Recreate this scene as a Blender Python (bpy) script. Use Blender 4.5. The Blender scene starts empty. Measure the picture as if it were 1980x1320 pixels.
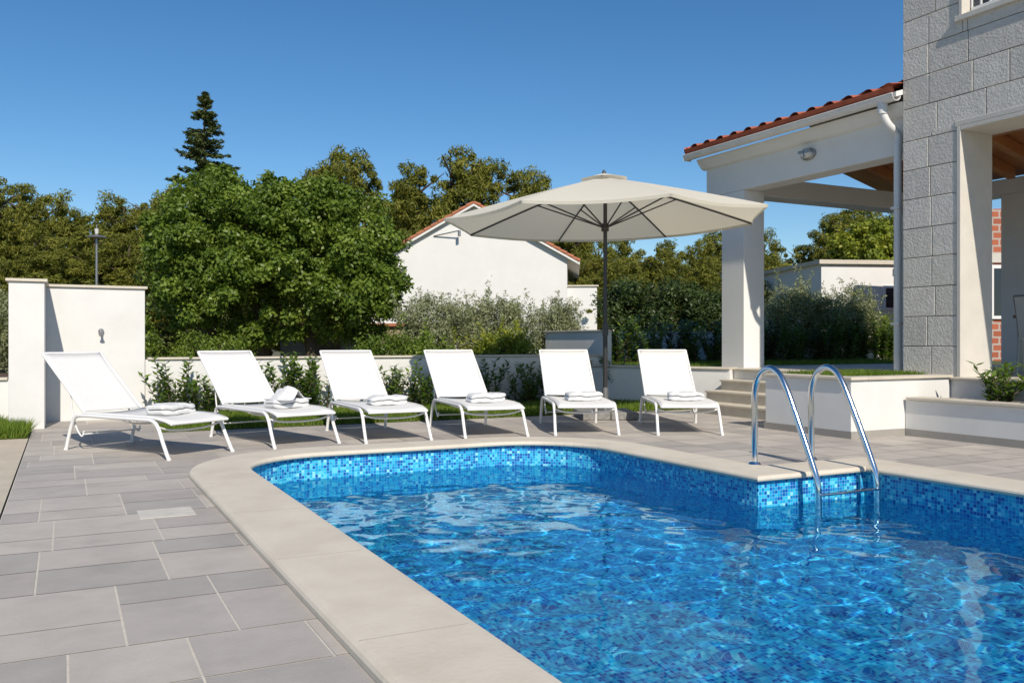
import bpy, math, numpy as np, random
from mathutils import Vector
random.seed(4)
SC=bpy.context.scene
COL=SC.collection
ROT=math.radians(27)
cR,sR=math.cos(ROT),math.sin(ROT)
def W(b,a,z=0.0):   # site frame (b across the pool, a along it) -> world
    return (b*cR-a*sR, b*sR+a*cR, z)

# ------------------------------------------------------------ materials
def nmat(name):
    m=bpy.data.materials.new(name); m.use_nodes=True
    nt=m.node_tree; nt.nodes.clear()
    out=nt.nodes.new('ShaderNodeOutputMaterial')
    return m,nt,out
def ramp(nt,stops,interp='LINEAR'):
    r=nt.nodes.new('ShaderNodeValToRGB'); e=r.color_ramp; e.interpolation=interp
    while len(e.elements)<len(stops): e.elements.new(0.5)
    for i,(p,c) in enumerate(stops):
        e.elements[i].position=p; e.elements[i].color=(c[0],c[1],c[2],1)
    return r
def surf(name,c1,c2=None,rough=0.7,scale=4,detail=6,bump=0.0,bscale=60,metal=0.0,spec=0.5,stain=None,coord='Object'):
    m,nt,out=nmat(name); N=nt.nodes; Lk=nt.links
    p=N.new('ShaderNodeBsdfPrincipled'); Lk.new(p.outputs[0],out.inputs[0])
    p.inputs['Roughness'].default_value=rough; p.inputs['Metallic'].default_value=metal
    p.inputs['Specular IOR Level'].default_value=spec
    tc=N.new('ShaderNodeTexCoord')
    if c2 is None: c2=tuple(x*0.88 for x in c1)
    n=N.new('ShaderNodeTexNoise'); n.inputs['Scale'].default_value=scale; n.inputs['Detail'].default_value=detail; n.inputs['Roughness'].default_value=0.65
    Lk.new(tc.outputs[coord],n.inputs['Vector'])
    r=ramp(nt,[(0.32,c1),(0.68,c2)]); Lk.new(n.outputs['Fac'],r.inputs[0])
    last=r.outputs[0]
    if stain:
        n3=N.new('ShaderNodeTexNoise'); n3.inputs['Scale'].default_value=stain[1]; n3.inputs['Detail'].default_value=8
        Lk.new(tc.outputs[coord],n3.inputs['Vector'])
        r3=ramp(nt,[(0.5,(0,0,0)),(0.75,(1,1,1))]); Lk.new(n3.outputs['Fac'],r3.inputs[0])
        mx=N.new('ShaderNodeMixRGB'); mx.inputs[2].default_value=(*stain[0],1)
        ml=N.new('ShaderNodeMath'); ml.operation='MULTIPLY'; ml.inputs[1].default_value=stain[2]
        Lk.new(r3.outputs[0],ml.inputs[0]); Lk.new(ml.outputs[0],mx.inputs[0]); Lk.new(last,mx.inputs[1]); last=mx.outputs[0]
    Lk.new(last,p.inputs['Base Color'])
    if bump>0:
        n2=N.new('ShaderNodeTexNoise'); n2.inputs['Scale'].default_value=bscale; n2.inputs['Detail'].default_value=5
        Lk.new(tc.outputs[coord],n2.inputs['Vector'])
        b=N.new('ShaderNodeBump'); b.inputs['Strength'].default_value=bump; b.inputs['Distance'].default_value=0.01
        Lk.new(n2.outputs['Fac'],b.inputs['Height']); Lk.new(b.outputs[0],p.inputs['Normal'])
    return m
def leafmat(name,cols,trans=0.35,rough=0.45):
    m,nt,out=nmat(name); N=nt.nodes; Lk=nt.links
    at=N.new('ShaderNodeAttribute'); at.attribute_name='tint'
    k=len(cols); r=ramp(nt,[(i/(k-1),c) for i,c in enumerate(cols)]); Lk.new(at.outputs['Fac'],r.inputs[0])
    p=N.new('ShaderNodeBsdfPrincipled'); p.inputs['Roughness'].default_value=rough; p.inputs['Specular IOR Level'].default_value=0.35
    t=N.new('ShaderNodeBsdfTranslucent'); mx=N.new('ShaderNodeMixShader'); mx.inputs[0].default_value=trans
    Lk.new(r.outputs[0],p.inputs['Base Color'])
    g=N.new('ShaderNodeMixRGB'); g.blend_type='MULTIPLY'; g.inputs[0].default_value=1; g.inputs[2].default_value=(1.2,1.3,0.6,1)
    Lk.new(r.outputs[0],g.inputs[1]); Lk.new(g.outputs[0],t.inputs[0])
    Lk.new(p.outputs[0],mx.inputs[1]); Lk.new(t.outputs[0],mx.inputs[2]); Lk.new(mx.outputs[0],out.inputs[0])
    return m

M={}
M['plaster']=surf('white_plaster',(0.69,0.68,0.655),(0.64,0.63,0.605),0.85,2.5,6,0.12,120,stain=((0.52,0.50,0.46),1.2,0.3))
M['plaster2']=surf('white_plaster_house',(0.72,0.71,0.685),(0.67,0.66,0.635),0.85,1.5,6,0.1,80)
M['cap']=surf('cream_stone_cap',(0.60,0.54,0.445),(0.52,0.465,0.375),0.6,6,8,0.15,50)
M['coping']=surf('cream_coping',(0.66,0.595,0.49),(0.585,0.52,0.42),0.6,3.0,10,0.15,45,spec=0.3,stain=((0.45,0.385,0.295),2.2,0.4))
M['skirt']=surf('skirting',(0.32,0.30,0.27),None,0.6)
M['grout']=surf('grout',(0.62,0.58,0.50),(0.52,0.48,0.42),0.9,20)
tiles=[(0.44,0.40,0.36),(0.48,0.435,0.385),(0.40,0.368,0.335),(0.50,0.455,0.40),(0.42,0.38,0.34)]
TM=[surf('paving_%d'%i,c,tuple(x*0.85 for x in c),0.75,3.0,10,0.18,90,spec=0.3,stain=(tuple(x*0.64 for x in c),3.2,0.45)) for i,c in enumerate(tiles)]
M['concrete']=surf('beige_concrete',(0.54,0.465,0.36),(0.45,0.39,0.30),0.85,3,8,0.2,80)
stone=[(0.64,0.60,0.535),(0.59,0.555,0.50),(0.67,0.63,0.565)]
SM=[surf('ashlar_%d'%i,c,tuple(x*0.84 for x in c),0.85,9,10,0.8,42,stain=(tuple(x*0.76 for x in c),14,0.4)) for i,c in enumerate(stone)]
M['joint']=surf('stone_joint',(0.26,0.25,0.235),None,0.9)
M['smooth']=surf('smooth_stone',(0.60,0.56,0.50),(0.53,0.50,0.445),0.8,5,8,0.2,90)
M['chrome']=surf('stainless_steel',(0.75,0.76,0.77),(0.68,0.69,0.70),0.13,8,metal=1.0)
M['frame']=surf('white_powdercoat',(0.76,0.75,0.73),(0.74,0.73,0.71),0.4)
M['sling']=surf('white_mesh_fabric',(0.69,0.68,0.66),(0.66,0.65,0.63),0.85,40,3,0.15,500,spec=0.2)
M['towel']=surf('white_terry',(0.80,0.80,0.79),(0.74,0.74,0.74),0.95,25,5,0.9,260,spec=0.1)
M['pole']=surf('anthracite_metal',(0.045,0.044,0.045),None,0.4,metal=0.3)
M['greymetal']=surf('grey_metal',(0.32,0.32,0.32),None,0.35,metal=0.7)
M['granite']=surf('granite',(0.27,0.265,0.25),(0.15,0.145,0.14),0.8,40,6,0.5,60)
M['gutter']=surf('white_gutter',(0.70,0.69,0.67),None,0.4)
M['terra']=surf('terracotta',(0.44,0.11,0.055),(0.29,0.07,0.035),0.75,6,7,0.3,40)
M['wood']=surf('stained_wood',(0.50,0.21,0.07),(0.33,0.125,0.04),0.5,3,8,0.2,30)
M['darkwood']=surf('table_wood',(0.16,0.09,0.05),None,0.5)
M['glass']=surf('window_glass',(0.02,0.03,0.04),None,0.05)
M['lampglass']=surf('frosted_glass',(0.62,0.62,0.58),None,0.25)
M['soil']=surf('soil',(0.13,0.075,0.045),(0.07,0.045,0.028),0.95,5,8,0.8,25)
M['dry']=surf('dry_ground',(0.16,0.13,0.07),(0.07,0.085,0.03),0.95,0.8,9,0.6,12)
M['lawn']=surf('lawn_soil',(0.06,0.10,0.02),(0.10,0.09,0.035),0.95,6,8,0.8,50)
M['bark']=surf('bark',(0.14,0.10,0.065),(0.06,0.043,0.03),0.95,12,8,0.9,30)
M['plate']=surf('drain_plate',(0.60,0.56,0.49),(0.50,0.47,0.41),0.7,12)
M['tan']=surf('tan_wall',(0.40,0.32,0.22),(0.28,0.21,0.14),0.9,3)
M['shingle']=surf('tan_tile_roof',(0.42,0.15,0.07),(0.30,0.11,0.06),0.8,5)
# canopy
m,nt,out=nmat('canopy_cloth'); N=nt.nodes
d=N.new('ShaderNodeBsdfDiffuse'); d.inputs[0].default_value=(0.76,0.73,0.645,1)
t=N.new('ShaderNodeBsdfTranslucent'); t.inputs[0].default_value=(0.80,0.74,0.58,1)
mx=N.new('ShaderNodeMixShader'); mx.inputs[0].default_value=0.40
nt.links.new(d.outputs[0],mx.inputs[1]); nt.links.new(t.outputs[0],mx.inputs[2]); nt.links.new(mx.outputs[0],out.inputs[0])
M['canopy']=m
# brick
m,nt,out=nmat('hollow_brick'); N=nt.nodes
p=N.new('ShaderNodeBsdfPrincipled'); tc=N.new('ShaderNodeTexCoord'); mp=N.new('ShaderNodeMapping'); mp.inputs['Rotation'].default_value=(math.radians(90),0,0)
bt=N.new('ShaderNodeTexBrick'); bt.inputs['Color1'].default_value=(0.42,0.12,0.06,1); bt.inputs['Color2'].default_value=(0.33,0.09,0.05,1); bt.inputs['Mortar'].default_value=(0.4,0.36,0.32,1)
bt.inputs['Scale'].default_value=1.6; bt.inputs['Mortar Size'].default_value=0.03
nt.links.new(tc.outputs['Object'],mp.inputs[0]); nt.links.new(mp.outputs[0],bt.inputs[0]); nt.links.new(bt.outputs[0],p.inputs['Base Color']); nt.links.new(p.outputs[0],out.inputs[0])
p.inputs['Roughness'].default_value=0.9
M['brick']=m
# mosaic
m,nt,out=nmat('pool_mosaic'); N=nt.nodes; Lk=nt.links
p=N.new('ShaderNodeBsdfPrincipled'); p.inputs['Roughness'].default_value=0.25
uv=N.new('ShaderNodeUVMap'); uv.uv_map='UVMap'
sc=N.new('ShaderNodeVectorMath'); sc.operation='SCALE'; sc.inputs['Scale'].default_value=40
fl=N.new('ShaderNodeVectorMath'); fl.operation='FLOOR'
fr=N.new('ShaderNodeVectorMath'); fr.operation='FRACTION'
wn=N.new('ShaderNodeTexWhiteNoise'); wn.noise_dimensions='3D'
Lk.new(uv.outputs[0],sc.inputs[0]); Lk.new(sc.outputs[0],fl.inputs[0]); Lk.new(sc.outputs[0],fr.inputs[0]); Lk.new(fl.outputs[0],wn.inputs['Vector'])
rp=ramp(nt,[(0,(0.005,0.10,0.40)),(0.18,(0.008,0.21,0.52)),(0.40,(0.010,0.34,0.62)),(0.64,(0.03,0.46,0.69)),(0.85,(0.11,0.60,0.76)),(0.96,(0.28,0.72,0.82))],'CONSTANT')
Lk.new(wn.outputs['Value'],rp.inputs[0])
sx=N.new('ShaderNodeSeparateXYZ'); Lk.new(fr.outputs[0],sx.inputs[0])
def mm(op,a,b=None,v=None):
    q=N.new('ShaderNodeMath'); q.operation=op; Lk.new(a,q.inputs[0])
    if b is not None: Lk.new(b,q.inputs[1])
    if v is not None: q.inputs[1].default_value=v
    return q.outputs[0]
ax=mm('ABSOLUTE',mm('SUBTRACT',sx.outputs[0],v=0.5)); ay=mm('ABSOLUTE',mm('SUBTRACT',sx.outputs[1],v=0.5))
gm=mm('GREATER_THAN',mm('MAXIMUM',ax,ay),v=0.46)
mxc=N.new('ShaderNodeMixRGB'); Lk.new(gm,mxc.inputs[0]); Lk.new(rp.outputs[0],mxc.inputs[1]); mxc.inputs[2].default_value=(0.26,0.56,0.66,1)
Lk.new(mxc.outputs[0],p.inputs['Base Color']); Lk.new(p.outputs[0],out.inputs[0])
M['mosaic']=m
# water
m,nt,out=nmat('pool_water'); N=nt.nodes; Lk=nt.links
g=N.new('ShaderNodeBsdfGlass'); g.inputs['IOR'].default_value=1.33; g.inputs['Roughness'].default_value=0.0; g.inputs['Color'].default_value=(0.58,0.90,1.0,1)
Lk.new(g.outputs[0],out.inputs[0])
M['water']=m
L_carob=leafmat('carob_leaves',[(0.06,0.105,0.014),(0.135,0.20,0.026),(0.24,0.31,0.05)])
L_pine=leafmat('pine_needles',[(0.08,0.095,0.014),(0.17,0.18,0.026),(0.28,0.26,0.045)],0.35,0.7)
L_spruce=leafmat('spruce_needles',[(0.035,0.055,0.018),(0.075,0.10,0.028),(0.14,0.155,0.045)],0.15,0.6)
L_olive=leafmat('olive_leaves',[(0.12,0.135,0.062),(0.22,0.24,0.12),(0.35,0.37,0.21)],0.25)
L_dark=leafmat('dark_leaves',[(0.018,0.034,0.008),(0.042,0.068,0.016),(0.075,0.11,0.026)],0.2)
L_yel=leafmat('yellow_green_leaves',[(0.11,0.15,0.016),(0.22,0.26,0.028),(0.36,0.35,0.045)],0.35)
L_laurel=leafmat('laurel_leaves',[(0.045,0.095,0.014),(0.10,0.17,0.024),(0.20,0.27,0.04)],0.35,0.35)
L_grass=leafmat('grass_blades',[(0.07,0.13,0.012),(0.13,0.21,0.02),(0.22,0.27,0.04)],0.35,0.6)

# ------------------------------------------------------------ mesh helpers
def empty(name,loc=(0,0,0),rz=0.0):
    e=bpy.data.objects.new(name,None); e.location=loc; e.rotation_euler=(0,0,rz); e.empty_display_size=0.2
    COL.objects.link(e); return e
class MB:
    def __init__(s): s.v=[]; s.f=[]; s.m=[]; s.s=[]
    def add(s,vs,fs,mat=0,smooth=False):
        o=len(s.v); s.v+= [tuple(v) for v in vs]
        for f in fs: s.f.append(tuple(i+o for i in f)); s.m.append(mat); s.s.append(smooth)
    def box(s,x0,x1,y0,y1,z0,z1,mat=0):
        s.add([(x0,y0,z0),(x1,y0,z0),(x1,y1,z0),(x0,y1,z0),(x0,y0,z1),(x1,y0,z1),(x1,y1,z1),(x0,y1,z1)],
              [(0,3,2,1),(4,5,6,7),(0,1,5,4),(1,2,6,5),(2,3,7,6),(3,0,4,7)],mat)
    def prism(s,poly,z0,z1,mat=0):
        n=len(poly)
        ar=sum(poly[i][0]*poly[(i+1)%n][1]-poly[(i+1)%n][0]*poly[i][1] for i in range(n))
        if ar<0: poly=poly[::-1]
        vs=[(x,y,z0) for x,y in poly]+[(x,y,z1) for x,y in poly]
        fs=[tuple(range(n-1,-1,-1)),tuple(range(n,2*n))]+[(i,(i+1)%n,n+(i+1)%n,n+i) for i in range(n)]
        s.add(vs,fs,mat)
    def profile_y(s,prof,y0,y1,mat=0,smooth=False,closed=True):
        n=len(prof); vs=[(x,y0,z) for x,z in prof]+[(x,y1,z) for x,z in prof]
        k=n if closed else n-1
        fs=[(i,(i+1)%n,n+(i+1)%n,n+i) for i in range(k)]
        if closed: fs+=[tuple(range(n-1,-1,-1)),tuple(range(n,2*n))]
        s.add(vs,fs,mat,smooth)
    def rafter(s,x0,z0,x1,z1,y,w=0.12,h=0.16,mat=0):
        s.add([(x0,y,z0),(x0,y+w,z0),(x1,y+w,z1),(x1,y,z1),(x0,y,z0+h),(x0,y+w,z0+h),(x1,y+w,z1+h),(x1,y,z1+h)],[(0,1,2,3),(4,7,6,5),(0,4,5,1),(1,5,6,2),(2,6,7,3),(3,7,4,0)],mat)
    def tube(s,pts,rad,seg=10,mat=0,cap=True):
        pts=[Vector(p) for p in pts]; n=len(pts)
        if not hasattr(rad,'__len__'): rad=[rad]*n
        prev=None; vs=[]
        for i,p in enumerate(pts):
            t=(pts[min(i+1,n-1)]-pts[max(i-1,0)])
            if t.length<1e-9: t=Vector((0,0,1))
            t.normalize()
            if prev is None:
                a=Vector((0,0,1)) if abs(t.z)<0.9 else Vector((1,0,0))
                nrm=t.cross(a).normalized()
            else:
                nrm=(prev-t*prev.dot(t)).normalized()
            prev=nrm; bi=t.cross(nrm)
            for k in range(seg):
                an=2*math.pi*k/seg
                vs.append(p+(nrm*math.cos(an)+bi*math.sin(an))*rad[i])
        fs=[]
        for i in range(n-1):
            for k in range(seg):
                k2=(k+1)%seg
                fs.append((i*seg+k,i*seg+k2,(i+1)*seg+k2,(i+1)*seg+k))
        s.add(vs,fs,mat,True)
        if cap:
            s.add(vs[:seg],[tuple(range(seg-1,-1,-1))],mat); s.add(vs[-seg:],[tuple(range(seg))],mat)
    def build(s,name,mats,parent=None,rz=0.0,loc=(0,0,0),bevel=0,seg=2):
        me=bpy.data.meshes.new(name); me.from_pydata(s.v,[],s.f)
        for m_ in mats: me.materials.append(m_)
        me.polygons.foreach_set('material_index',s.m); me.polygons.foreach_set('use_smooth',s.s); me.update()
        return place(me,name,parent,rz,loc,bevel,seg)
def place(me,name,parent=None,rz=0.0,loc=(0,0,0),bevel=0,seg=2):
    o=bpy.data.objects.new(name,me); o.rotation_euler=(0,0,rz); o.location=loc
    COL.objects.link(o)
    if parent: o.parent=parent
    if bevel:
        b=o.modifiers.new('bevel','BEVEL'); b.width=bevel; b.segments=seg; b.limit_method='ANGLE'
    return o
def catmull(P,n=6):
    P=[Vector(p) for p in P]; Q=[P[0]*2-P[1]]+P+[P[-1]*2-P[-2]]; out=[]
    for i in range(1,len(Q)-2):
        p0,p1,p2,p3=Q[i-1],Q[i],Q[i+1],Q[i+2]
        for k in range(n):
            t=k/n
            out.append(0.5*((2*p1)+(p2-p0)*t+(2*p0-5*p1+4*p2-p3)*t*t+(3*p1-p0-3*p2+p3)*t**3))
    out.append(P[-1]); return out
def norm(A): return A/np.maximum(np.linalg.norm(A,axis=1,keepdims=True),1e-9)
def leafmesh(name,P,Nn,Lh,Wh,mat,tint,rng,T=None):
    n=len(P)
    if T is None: T=rng.normal(size=(n,3))
    T=norm(T-(T*Nn).sum(1,keepdims=True)*Nn); B=np.cross(Nn,T)
    Lh=np.broadcast_to(np.asarray(Lh,float).reshape(-1,1),(n,1)); Wh=np.broadcast_to(np.asarray(Wh,float).reshape(-1,1),(n,1))
    V=np.empty((n,4,3)); V[:,0]=P-T*Lh; V[:,1]=P+B*Wh-T*Lh*0.1; V[:,2]=P+T*Lh; V[:,3]=P-B*Wh-T*Lh*0.1
    me=bpy.data.meshes.new(name)
    me.vertices.add(n*4); me.vertices.foreach_set('co',V.reshape(-1).astype(np.float32))
    me.loops.add(n*4); me.loops.foreach_set('vertex_index',np.arange(n*4,dtype=np.int32))
    me.polygons.add(n); me.polygons.foreach_set('loop_start',np.arange(0,n*4,4,dtype=np.int32))
    me.update(calc_edges=True); me.validate()
    me.materials.append(mat)
    at=me.attributes.new('tint','FLOAT','FACE'); at.data.foreach_set('value',np.clip(tint,0,1).astype(np.float32))
    return me
def clumps(C,R,n,rng,squash=0.8):
    C=np.asarray(C,float); R=np.asarray(R,float); k=len(C)
    d=norm(rng.normal(size=(k*n,3))); c=np.repeat(C,n,0); r=np.repeat(R,n)[:,None]
    P=c+d*r*(0.35+0.75*rng.random((k*n,1))**0.8)*np.array([1,1,squash])
    Nn=norm(d*0.6+rng.normal(size=(k*n,3))*0.5+np.array([0,0,0.3]))
    tint=np.repeat(rng.random(k),n)*0.5+rng.random(k*n)*0.5
    return P,Nn,tint
def shell(ells,cnt,rng,lo=0.55):
    C=[];
    tot=sum(e[3]*e[5] for e in ells)
    for (x,y,z,rx,ry,rz_) in ells:
        k=int(cnt*rx*rz_/tot)
        d=norm(rng.normal(size=(k,3))); r=(lo+(1-lo)*rng.random((k,1))**0.7)
        C.append(np.array([x,y,z])+d*r*np.array([rx,ry,rz_]))
    return np.vstack(C)

# ------------------------------------------------------------ pool outline (b,a), clockwise
PA0=-3.5
pool=[(1.215,PA0)]
for i in range(0,13):
    t=math.pi-i/12*math.pi/2; pool.append((2.015+0.8*math.cos(t),6.75+0.8*math.sin(t)))
for i in range(0,13):
    t=math.pi/2-i/12*math.pi/2; pool.append((3.62+0.8*math.cos(t),6.75+0.8*math.sin(t)))
pool+=[(4.42,4.8),(5.5,4.8),(5.5,PA0)]
def offs(poly,d):
    n=len(poly); out=[]
    for i in range(n):
        p0,p1,p2=poly[i-1],poly[i],poly[(i+1)%n]
        d1=Vector((p1[0]-p0[0],p1[1]-p0[1])).normalized(); d2=Vector((p2[0]-p1[0],p2[1]-p1[1])).normalized()
        n1=Vector((-d1.y,d1.x)); n2=Vector((-d2.y,d2.x)); mN=(n1+n2).normalized(); k=d/max(0.3,mN.dot(n1))
        out.append((p1[0]+mN.x*k,p1[1]+mN.y*k))
    return out
pin=offs(pool,0.06)
def inside(x,y,poly=pin):
    c=False; n=len(poly); j=n-1
    for i in range(n):
        xi,yi=poly[i]; xj,yj=poly[j]
        if (yi>y)!=(yj>y) and x<(xj-xi)*(y-yi)/(yj-yi)+xi: c=not c
        j=i
    return c
# basin: floor falls away towards the deep end
WATERZ=-0.19
def floorz(a): return -1.5-0.35*min(1,max(0,(5.0-a)/5.0))
mb=MB(); uvs=[]
n=len(pool); s=0
for i in range(n):
    p,q=pool[i],pool[(i+1)%n]; l=math.hypot(q[0]-p[0],q[1]-p[1])
    mb.add([(p[0],p[1],-1.9),(p[0],p[1],0.0),(q[0],q[1],0.0),(q[0],q[1],-1.9)],[(0,1,2,3)])
    uvs+=[(s,-1.9),(s,0.0),(s+l,0.0),(s+l,-1.9)]; s+=l
for (y0,y1) in ((PA0,0.0),(0.0,5.0),(5.0,7.6)):
    q=[(1.1,y0),(5.6,y0),(5.6,y1),(1.1,y1)]
    mb.add([(x,y,floorz(y)) for x,y in q],[(0,1,2,3)]); uvs+=q
basin=mb.build('swimming_pool',[M['mosaic']],rz=ROT)
ul=basin.data.uv_layers.new(name='UVMap')
for lp in basin.data.loops: ul.data[lp.index].uv=uvs[lp.vertex_index]
# coping: swept bullnose profile (offset outward, z)
prof=[(-0.035,0.002),(-0.045,0.010),(-0.048,0.022),(-0.044,0.034),(-0.032,0.043),(-0.01,0.046),(0.36,0.046),(0.38,0.043),(0.393,0.034),(0.40,0.022),(0.40,0.002)]
rings=[offs(pool,o) for o,_ in prof]
mb=MB()
vs=[]; k=len(prof)
for j in range(k):
    for i in range(n): vs.append((rings[j][i][0],rings[j][i][1],prof[j][1]))
fs=[]
for j in range(k-1):
    for i in range(n):
        i2=(i+1)%n; fs.append((j*n+i,j*n+i2,(j+1)*n+i2,(j+1)*n+i))
fs=[f[::-1] for f in fs]
mb.add(vs,fs,0,False)
fs=[(i,(k-1)*n+i,(k-1)*n+(i+1)%n,(i+1)%n) for i in range(n)]
mb.add(vs,fs,0)
def joint(b0,b1,a0,a1): mb.box(b0,b1,a0,a1,0.02,0.0465,1)
for a_ in [0.4,1.55,2.72,3.9,5.05,6.2]: joint(0.84,1.22,a_,a_+0.003)
for a_ in [-0.5,0.7,1.9,3.1,4.2]: joint(5.5,5.88,a_,a_+0.003)
for b_ in [2.1,2.85,3.6]: joint(b_,b_+0.003,7.55,7.92)
for b_ in [4.95]: joint(b_,b_+0.003,4.80,5.17)
for a_ in [5.7,6.6]: joint(4.42,4.79,a_,a_+0.003)
cop=mb.build('pool_coping',[M['coping'],M['skirt']],rz=ROT)
# water surface: real ripples
rng=np.random.default_rng(5)
b0,b1,a0,a1=1.15,5.56,PA0,7.6; st=0.022
nb=int((b1-b0)/st)+1; na=int((a1-a0)/st)+1
X,Y=np.meshgrid(np.linspace(b0,b1,nb),np.linspace(a0,a1,na))
Z=np.zeros_like(X)
for i in range(90):
    lam=0.11*(0.70/0.11)**rng.random(); th=rng.random()*6.283; kk=2*math.pi/lam
    A=0.0043/kk
    ph=rng.random()*6.28
    wx=X+0.08*np.sin(1.3*Y+i); wy=Y+0.08*np.sin(1.7*X+2*i)
    Z+=A*np.sin(kk*(wx*math.cos(th)+wy*math.sin(th))+ph)
Z*=0.85+0.35*np.sin(1.1*X+0.7*Y)*np.sin(0.6*Y-0.4*X+1)
idx=np.arange(nb*na).reshape(na,nb)
F=np.stack([idx[:-1,:-1],idx[:-1,1:],idx[1:,1:],idx[1:,:-1]],-1).reshape(-1,4)
cx=X[:-1,:-1].reshape(-1)+st/2; cy=Y[:-1,:-1].reshape(-1)+st/2
keep=~((cy>4.83)&(cx>4.45))&~((cy>6.75)&(cx<2.015)&(np.hypot(cx-2.015,cy-6.75)>0.84))&~((cy>6.75)&(cx>3.62)&(np.hypot(cx-3.62,cy-6.75)>0.84))
me=bpy.data.meshes.new('water'); me.from_pydata(np.stack([X,Y,Z+WATERZ],-1).reshape(-1,3).tolist(),[],F[keep].tolist())
me.materials.append(M['water']); me.polygons.foreach_set('use_smooth',[True]*len(me.polygons)); me.update()
water=place(me,'water',rz=ROT)

# ------------------------------------------------------------ ground, deck
mb=MB(); B=600; hb0,hb1,ha0,ha1=1.0,5.8,-3.7,7.9; z=-0.03
vs=[(-B,-B,z),(B,-B,z),(B,B,z),(-B,B,z),(hb0,ha0,z),(hb1,ha0,z),(hb1,ha1,z),(hb0,ha1,z)]
mb.add(vs,[(0,1,5,4),(1,2,6,5),(2,3,7,6),(3,0,4,7)])
mb.build('ground',[M['dry']],rz=ROT)
mb=MB(); random.seed(11)
def quads(x0,x1,y0,y1,z,mat,step=0.2):
    nx=max(1,math.ceil((x1-x0)/step)); ny=max(1,math.ceil((y1-y0)/step))
    near=(x1>1.0 and x0<5.8 and y0<7.8)
    if not near:
        mb.add([(x0,y0,z),(x1,y0,z),(x1,y1,z),(x0,y1,z)],[(0,1,2,3)],mat); return
    for i in range(nx):
        for j in range(ny):
            xa=x0+(x1-x0)*i/nx; xb=x0+(x1-x0)*(i+1)/nx; ya=y0+(y1-y0)*j/ny; yb=y0+(y1-y0)*(j+1)/ny
            if any(inside(x,y) for x,y in ((xa,ya),(xb,ya),(xa,yb),(xb,yb),((xa+xb)/2,(ya+yb)/2))): continue
            mb.add([(xa,ya,z),(xb,ya,z),(xb,yb,z),(xa,yb,z)],[(0,1,2,3)],mat)
x=-0.32
while x<10:
    y=-4.05
    while y<12.4:
        if y>=10.35-0.01 and x>0.95: break
        quads(x,min(x+0.16,10),y,y+0.16,-0.0025,5,0.2); y+=0.16
    x+=0.16
g=0.004
def row(a0,h,blo,bhi):
    b=blo-random.random()*0.5
    while b<bhi:
        w=random.choice([0.45,0.5,0.6,0.8,0.9,1.0])
        hs=random.choice([0.3,0.4,0.5])*h/0.8
        for (ya,yb) in ((a0,a0+hs),(a0+hs,a0+h)):
            cuts=[b,b+w]
            if w>=0.8: cuts=[b,b+random.choice([0.4,0.5,0.6])*w,b+w]
            for c0,c1 in zip(cuts[:-1],cuts[1:]):
                x0=max(c0,blo); x1=min(c1,bhi)
                if x1-x0<0.05: continue
                quads(x0+g,x1-g,ya+g,yb-g,0.0,random.randrange(5))
        b+=w
for i in range(18): row(-4.05+0.8*i,0.8,-0.32,10)
for i in range(3): row(10.35+0.683*i,0.683,-0.32,0.95)
mb.build('paved_terrace',TM+[M['grout']],rz=ROT)
mb=MB(); mb.box(-12,-0.33,-6,10.35,-0.1,0.0); mb.build('concrete_path',[M['concrete']],rz=ROT)
mb=MB(); mb.box(0.38,0.68,5.35,5.62,0.001,0.004)
mb.build('drain_cover',[M['plate']],rz=ROT)

# grass areas
def grass(name,pts,z,h,rng,parent=None):
    n=len(pts); an=rng.random(n)*6.283; w=0.004+0.004*rng.random(n); hh=h*(0.5+rng.random(n))
    V=np.empty((n,3,3)); dx=np.cos(an)*w; dy=np.sin(an)*w; lean=rng.normal(size=(n,2))*0.45
    V[:,0]=np.stack([pts[:,0]-dx,pts[:,1]-dy,np.full(n,z)],-1); V[:,1]=np.stack([pts[:,0]+dx,pts[:,1]+dy,np.full(n,z)],-1)
    V[:,2]=np.stack([pts[:,0]+lean[:,0]*hh,pts[:,1]+lean[:,1]*hh,z+hh],-1)
    me=bpy.data.meshes.new(name); me.from_pydata(V.reshape(-1,3).tolist(),[],np.arange(n*3).reshape(-1,3).tolist())
    me.materials.append(L_grass); at=me.attributes.new('tint','FLOAT','FACE'); at.data.foreach_set('value',rng.random(n).astype(np.float32))
    return place(me,name,parent,ROT)
rng=np.random.default_rng(9)
def rect(x0,x1,y0,y1,n): return np.stack([x0+(x1-x0)*rng.random(n),y0+(y1-y0)*rng.random(n)],-1)
lawn=empty('lawn')
mb=MB(); mb.box(0.96,9.0,10.36,12.4,-0.05,0.012); mb.box(-8,-0.57,10.36,12.0,-0.05,0.012); mb.box(-0.57,-0.33,10.36,11.38,-0.05,0.012)
mb.build('turf',[M['lawn']],lawn,ROT)
grass('blades',np.vstack([rect(0.97,8.8,10.34,12.35,52000)]),0.010,0.075,rng,lawn)
grass('blades_side',np.vstack([rect(-4,-0.58,10.33,11.9,22000),rect(-0.58,-0.34,10.33,11.3,1600)]),0.010,0.11,rng,lawn)

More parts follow.
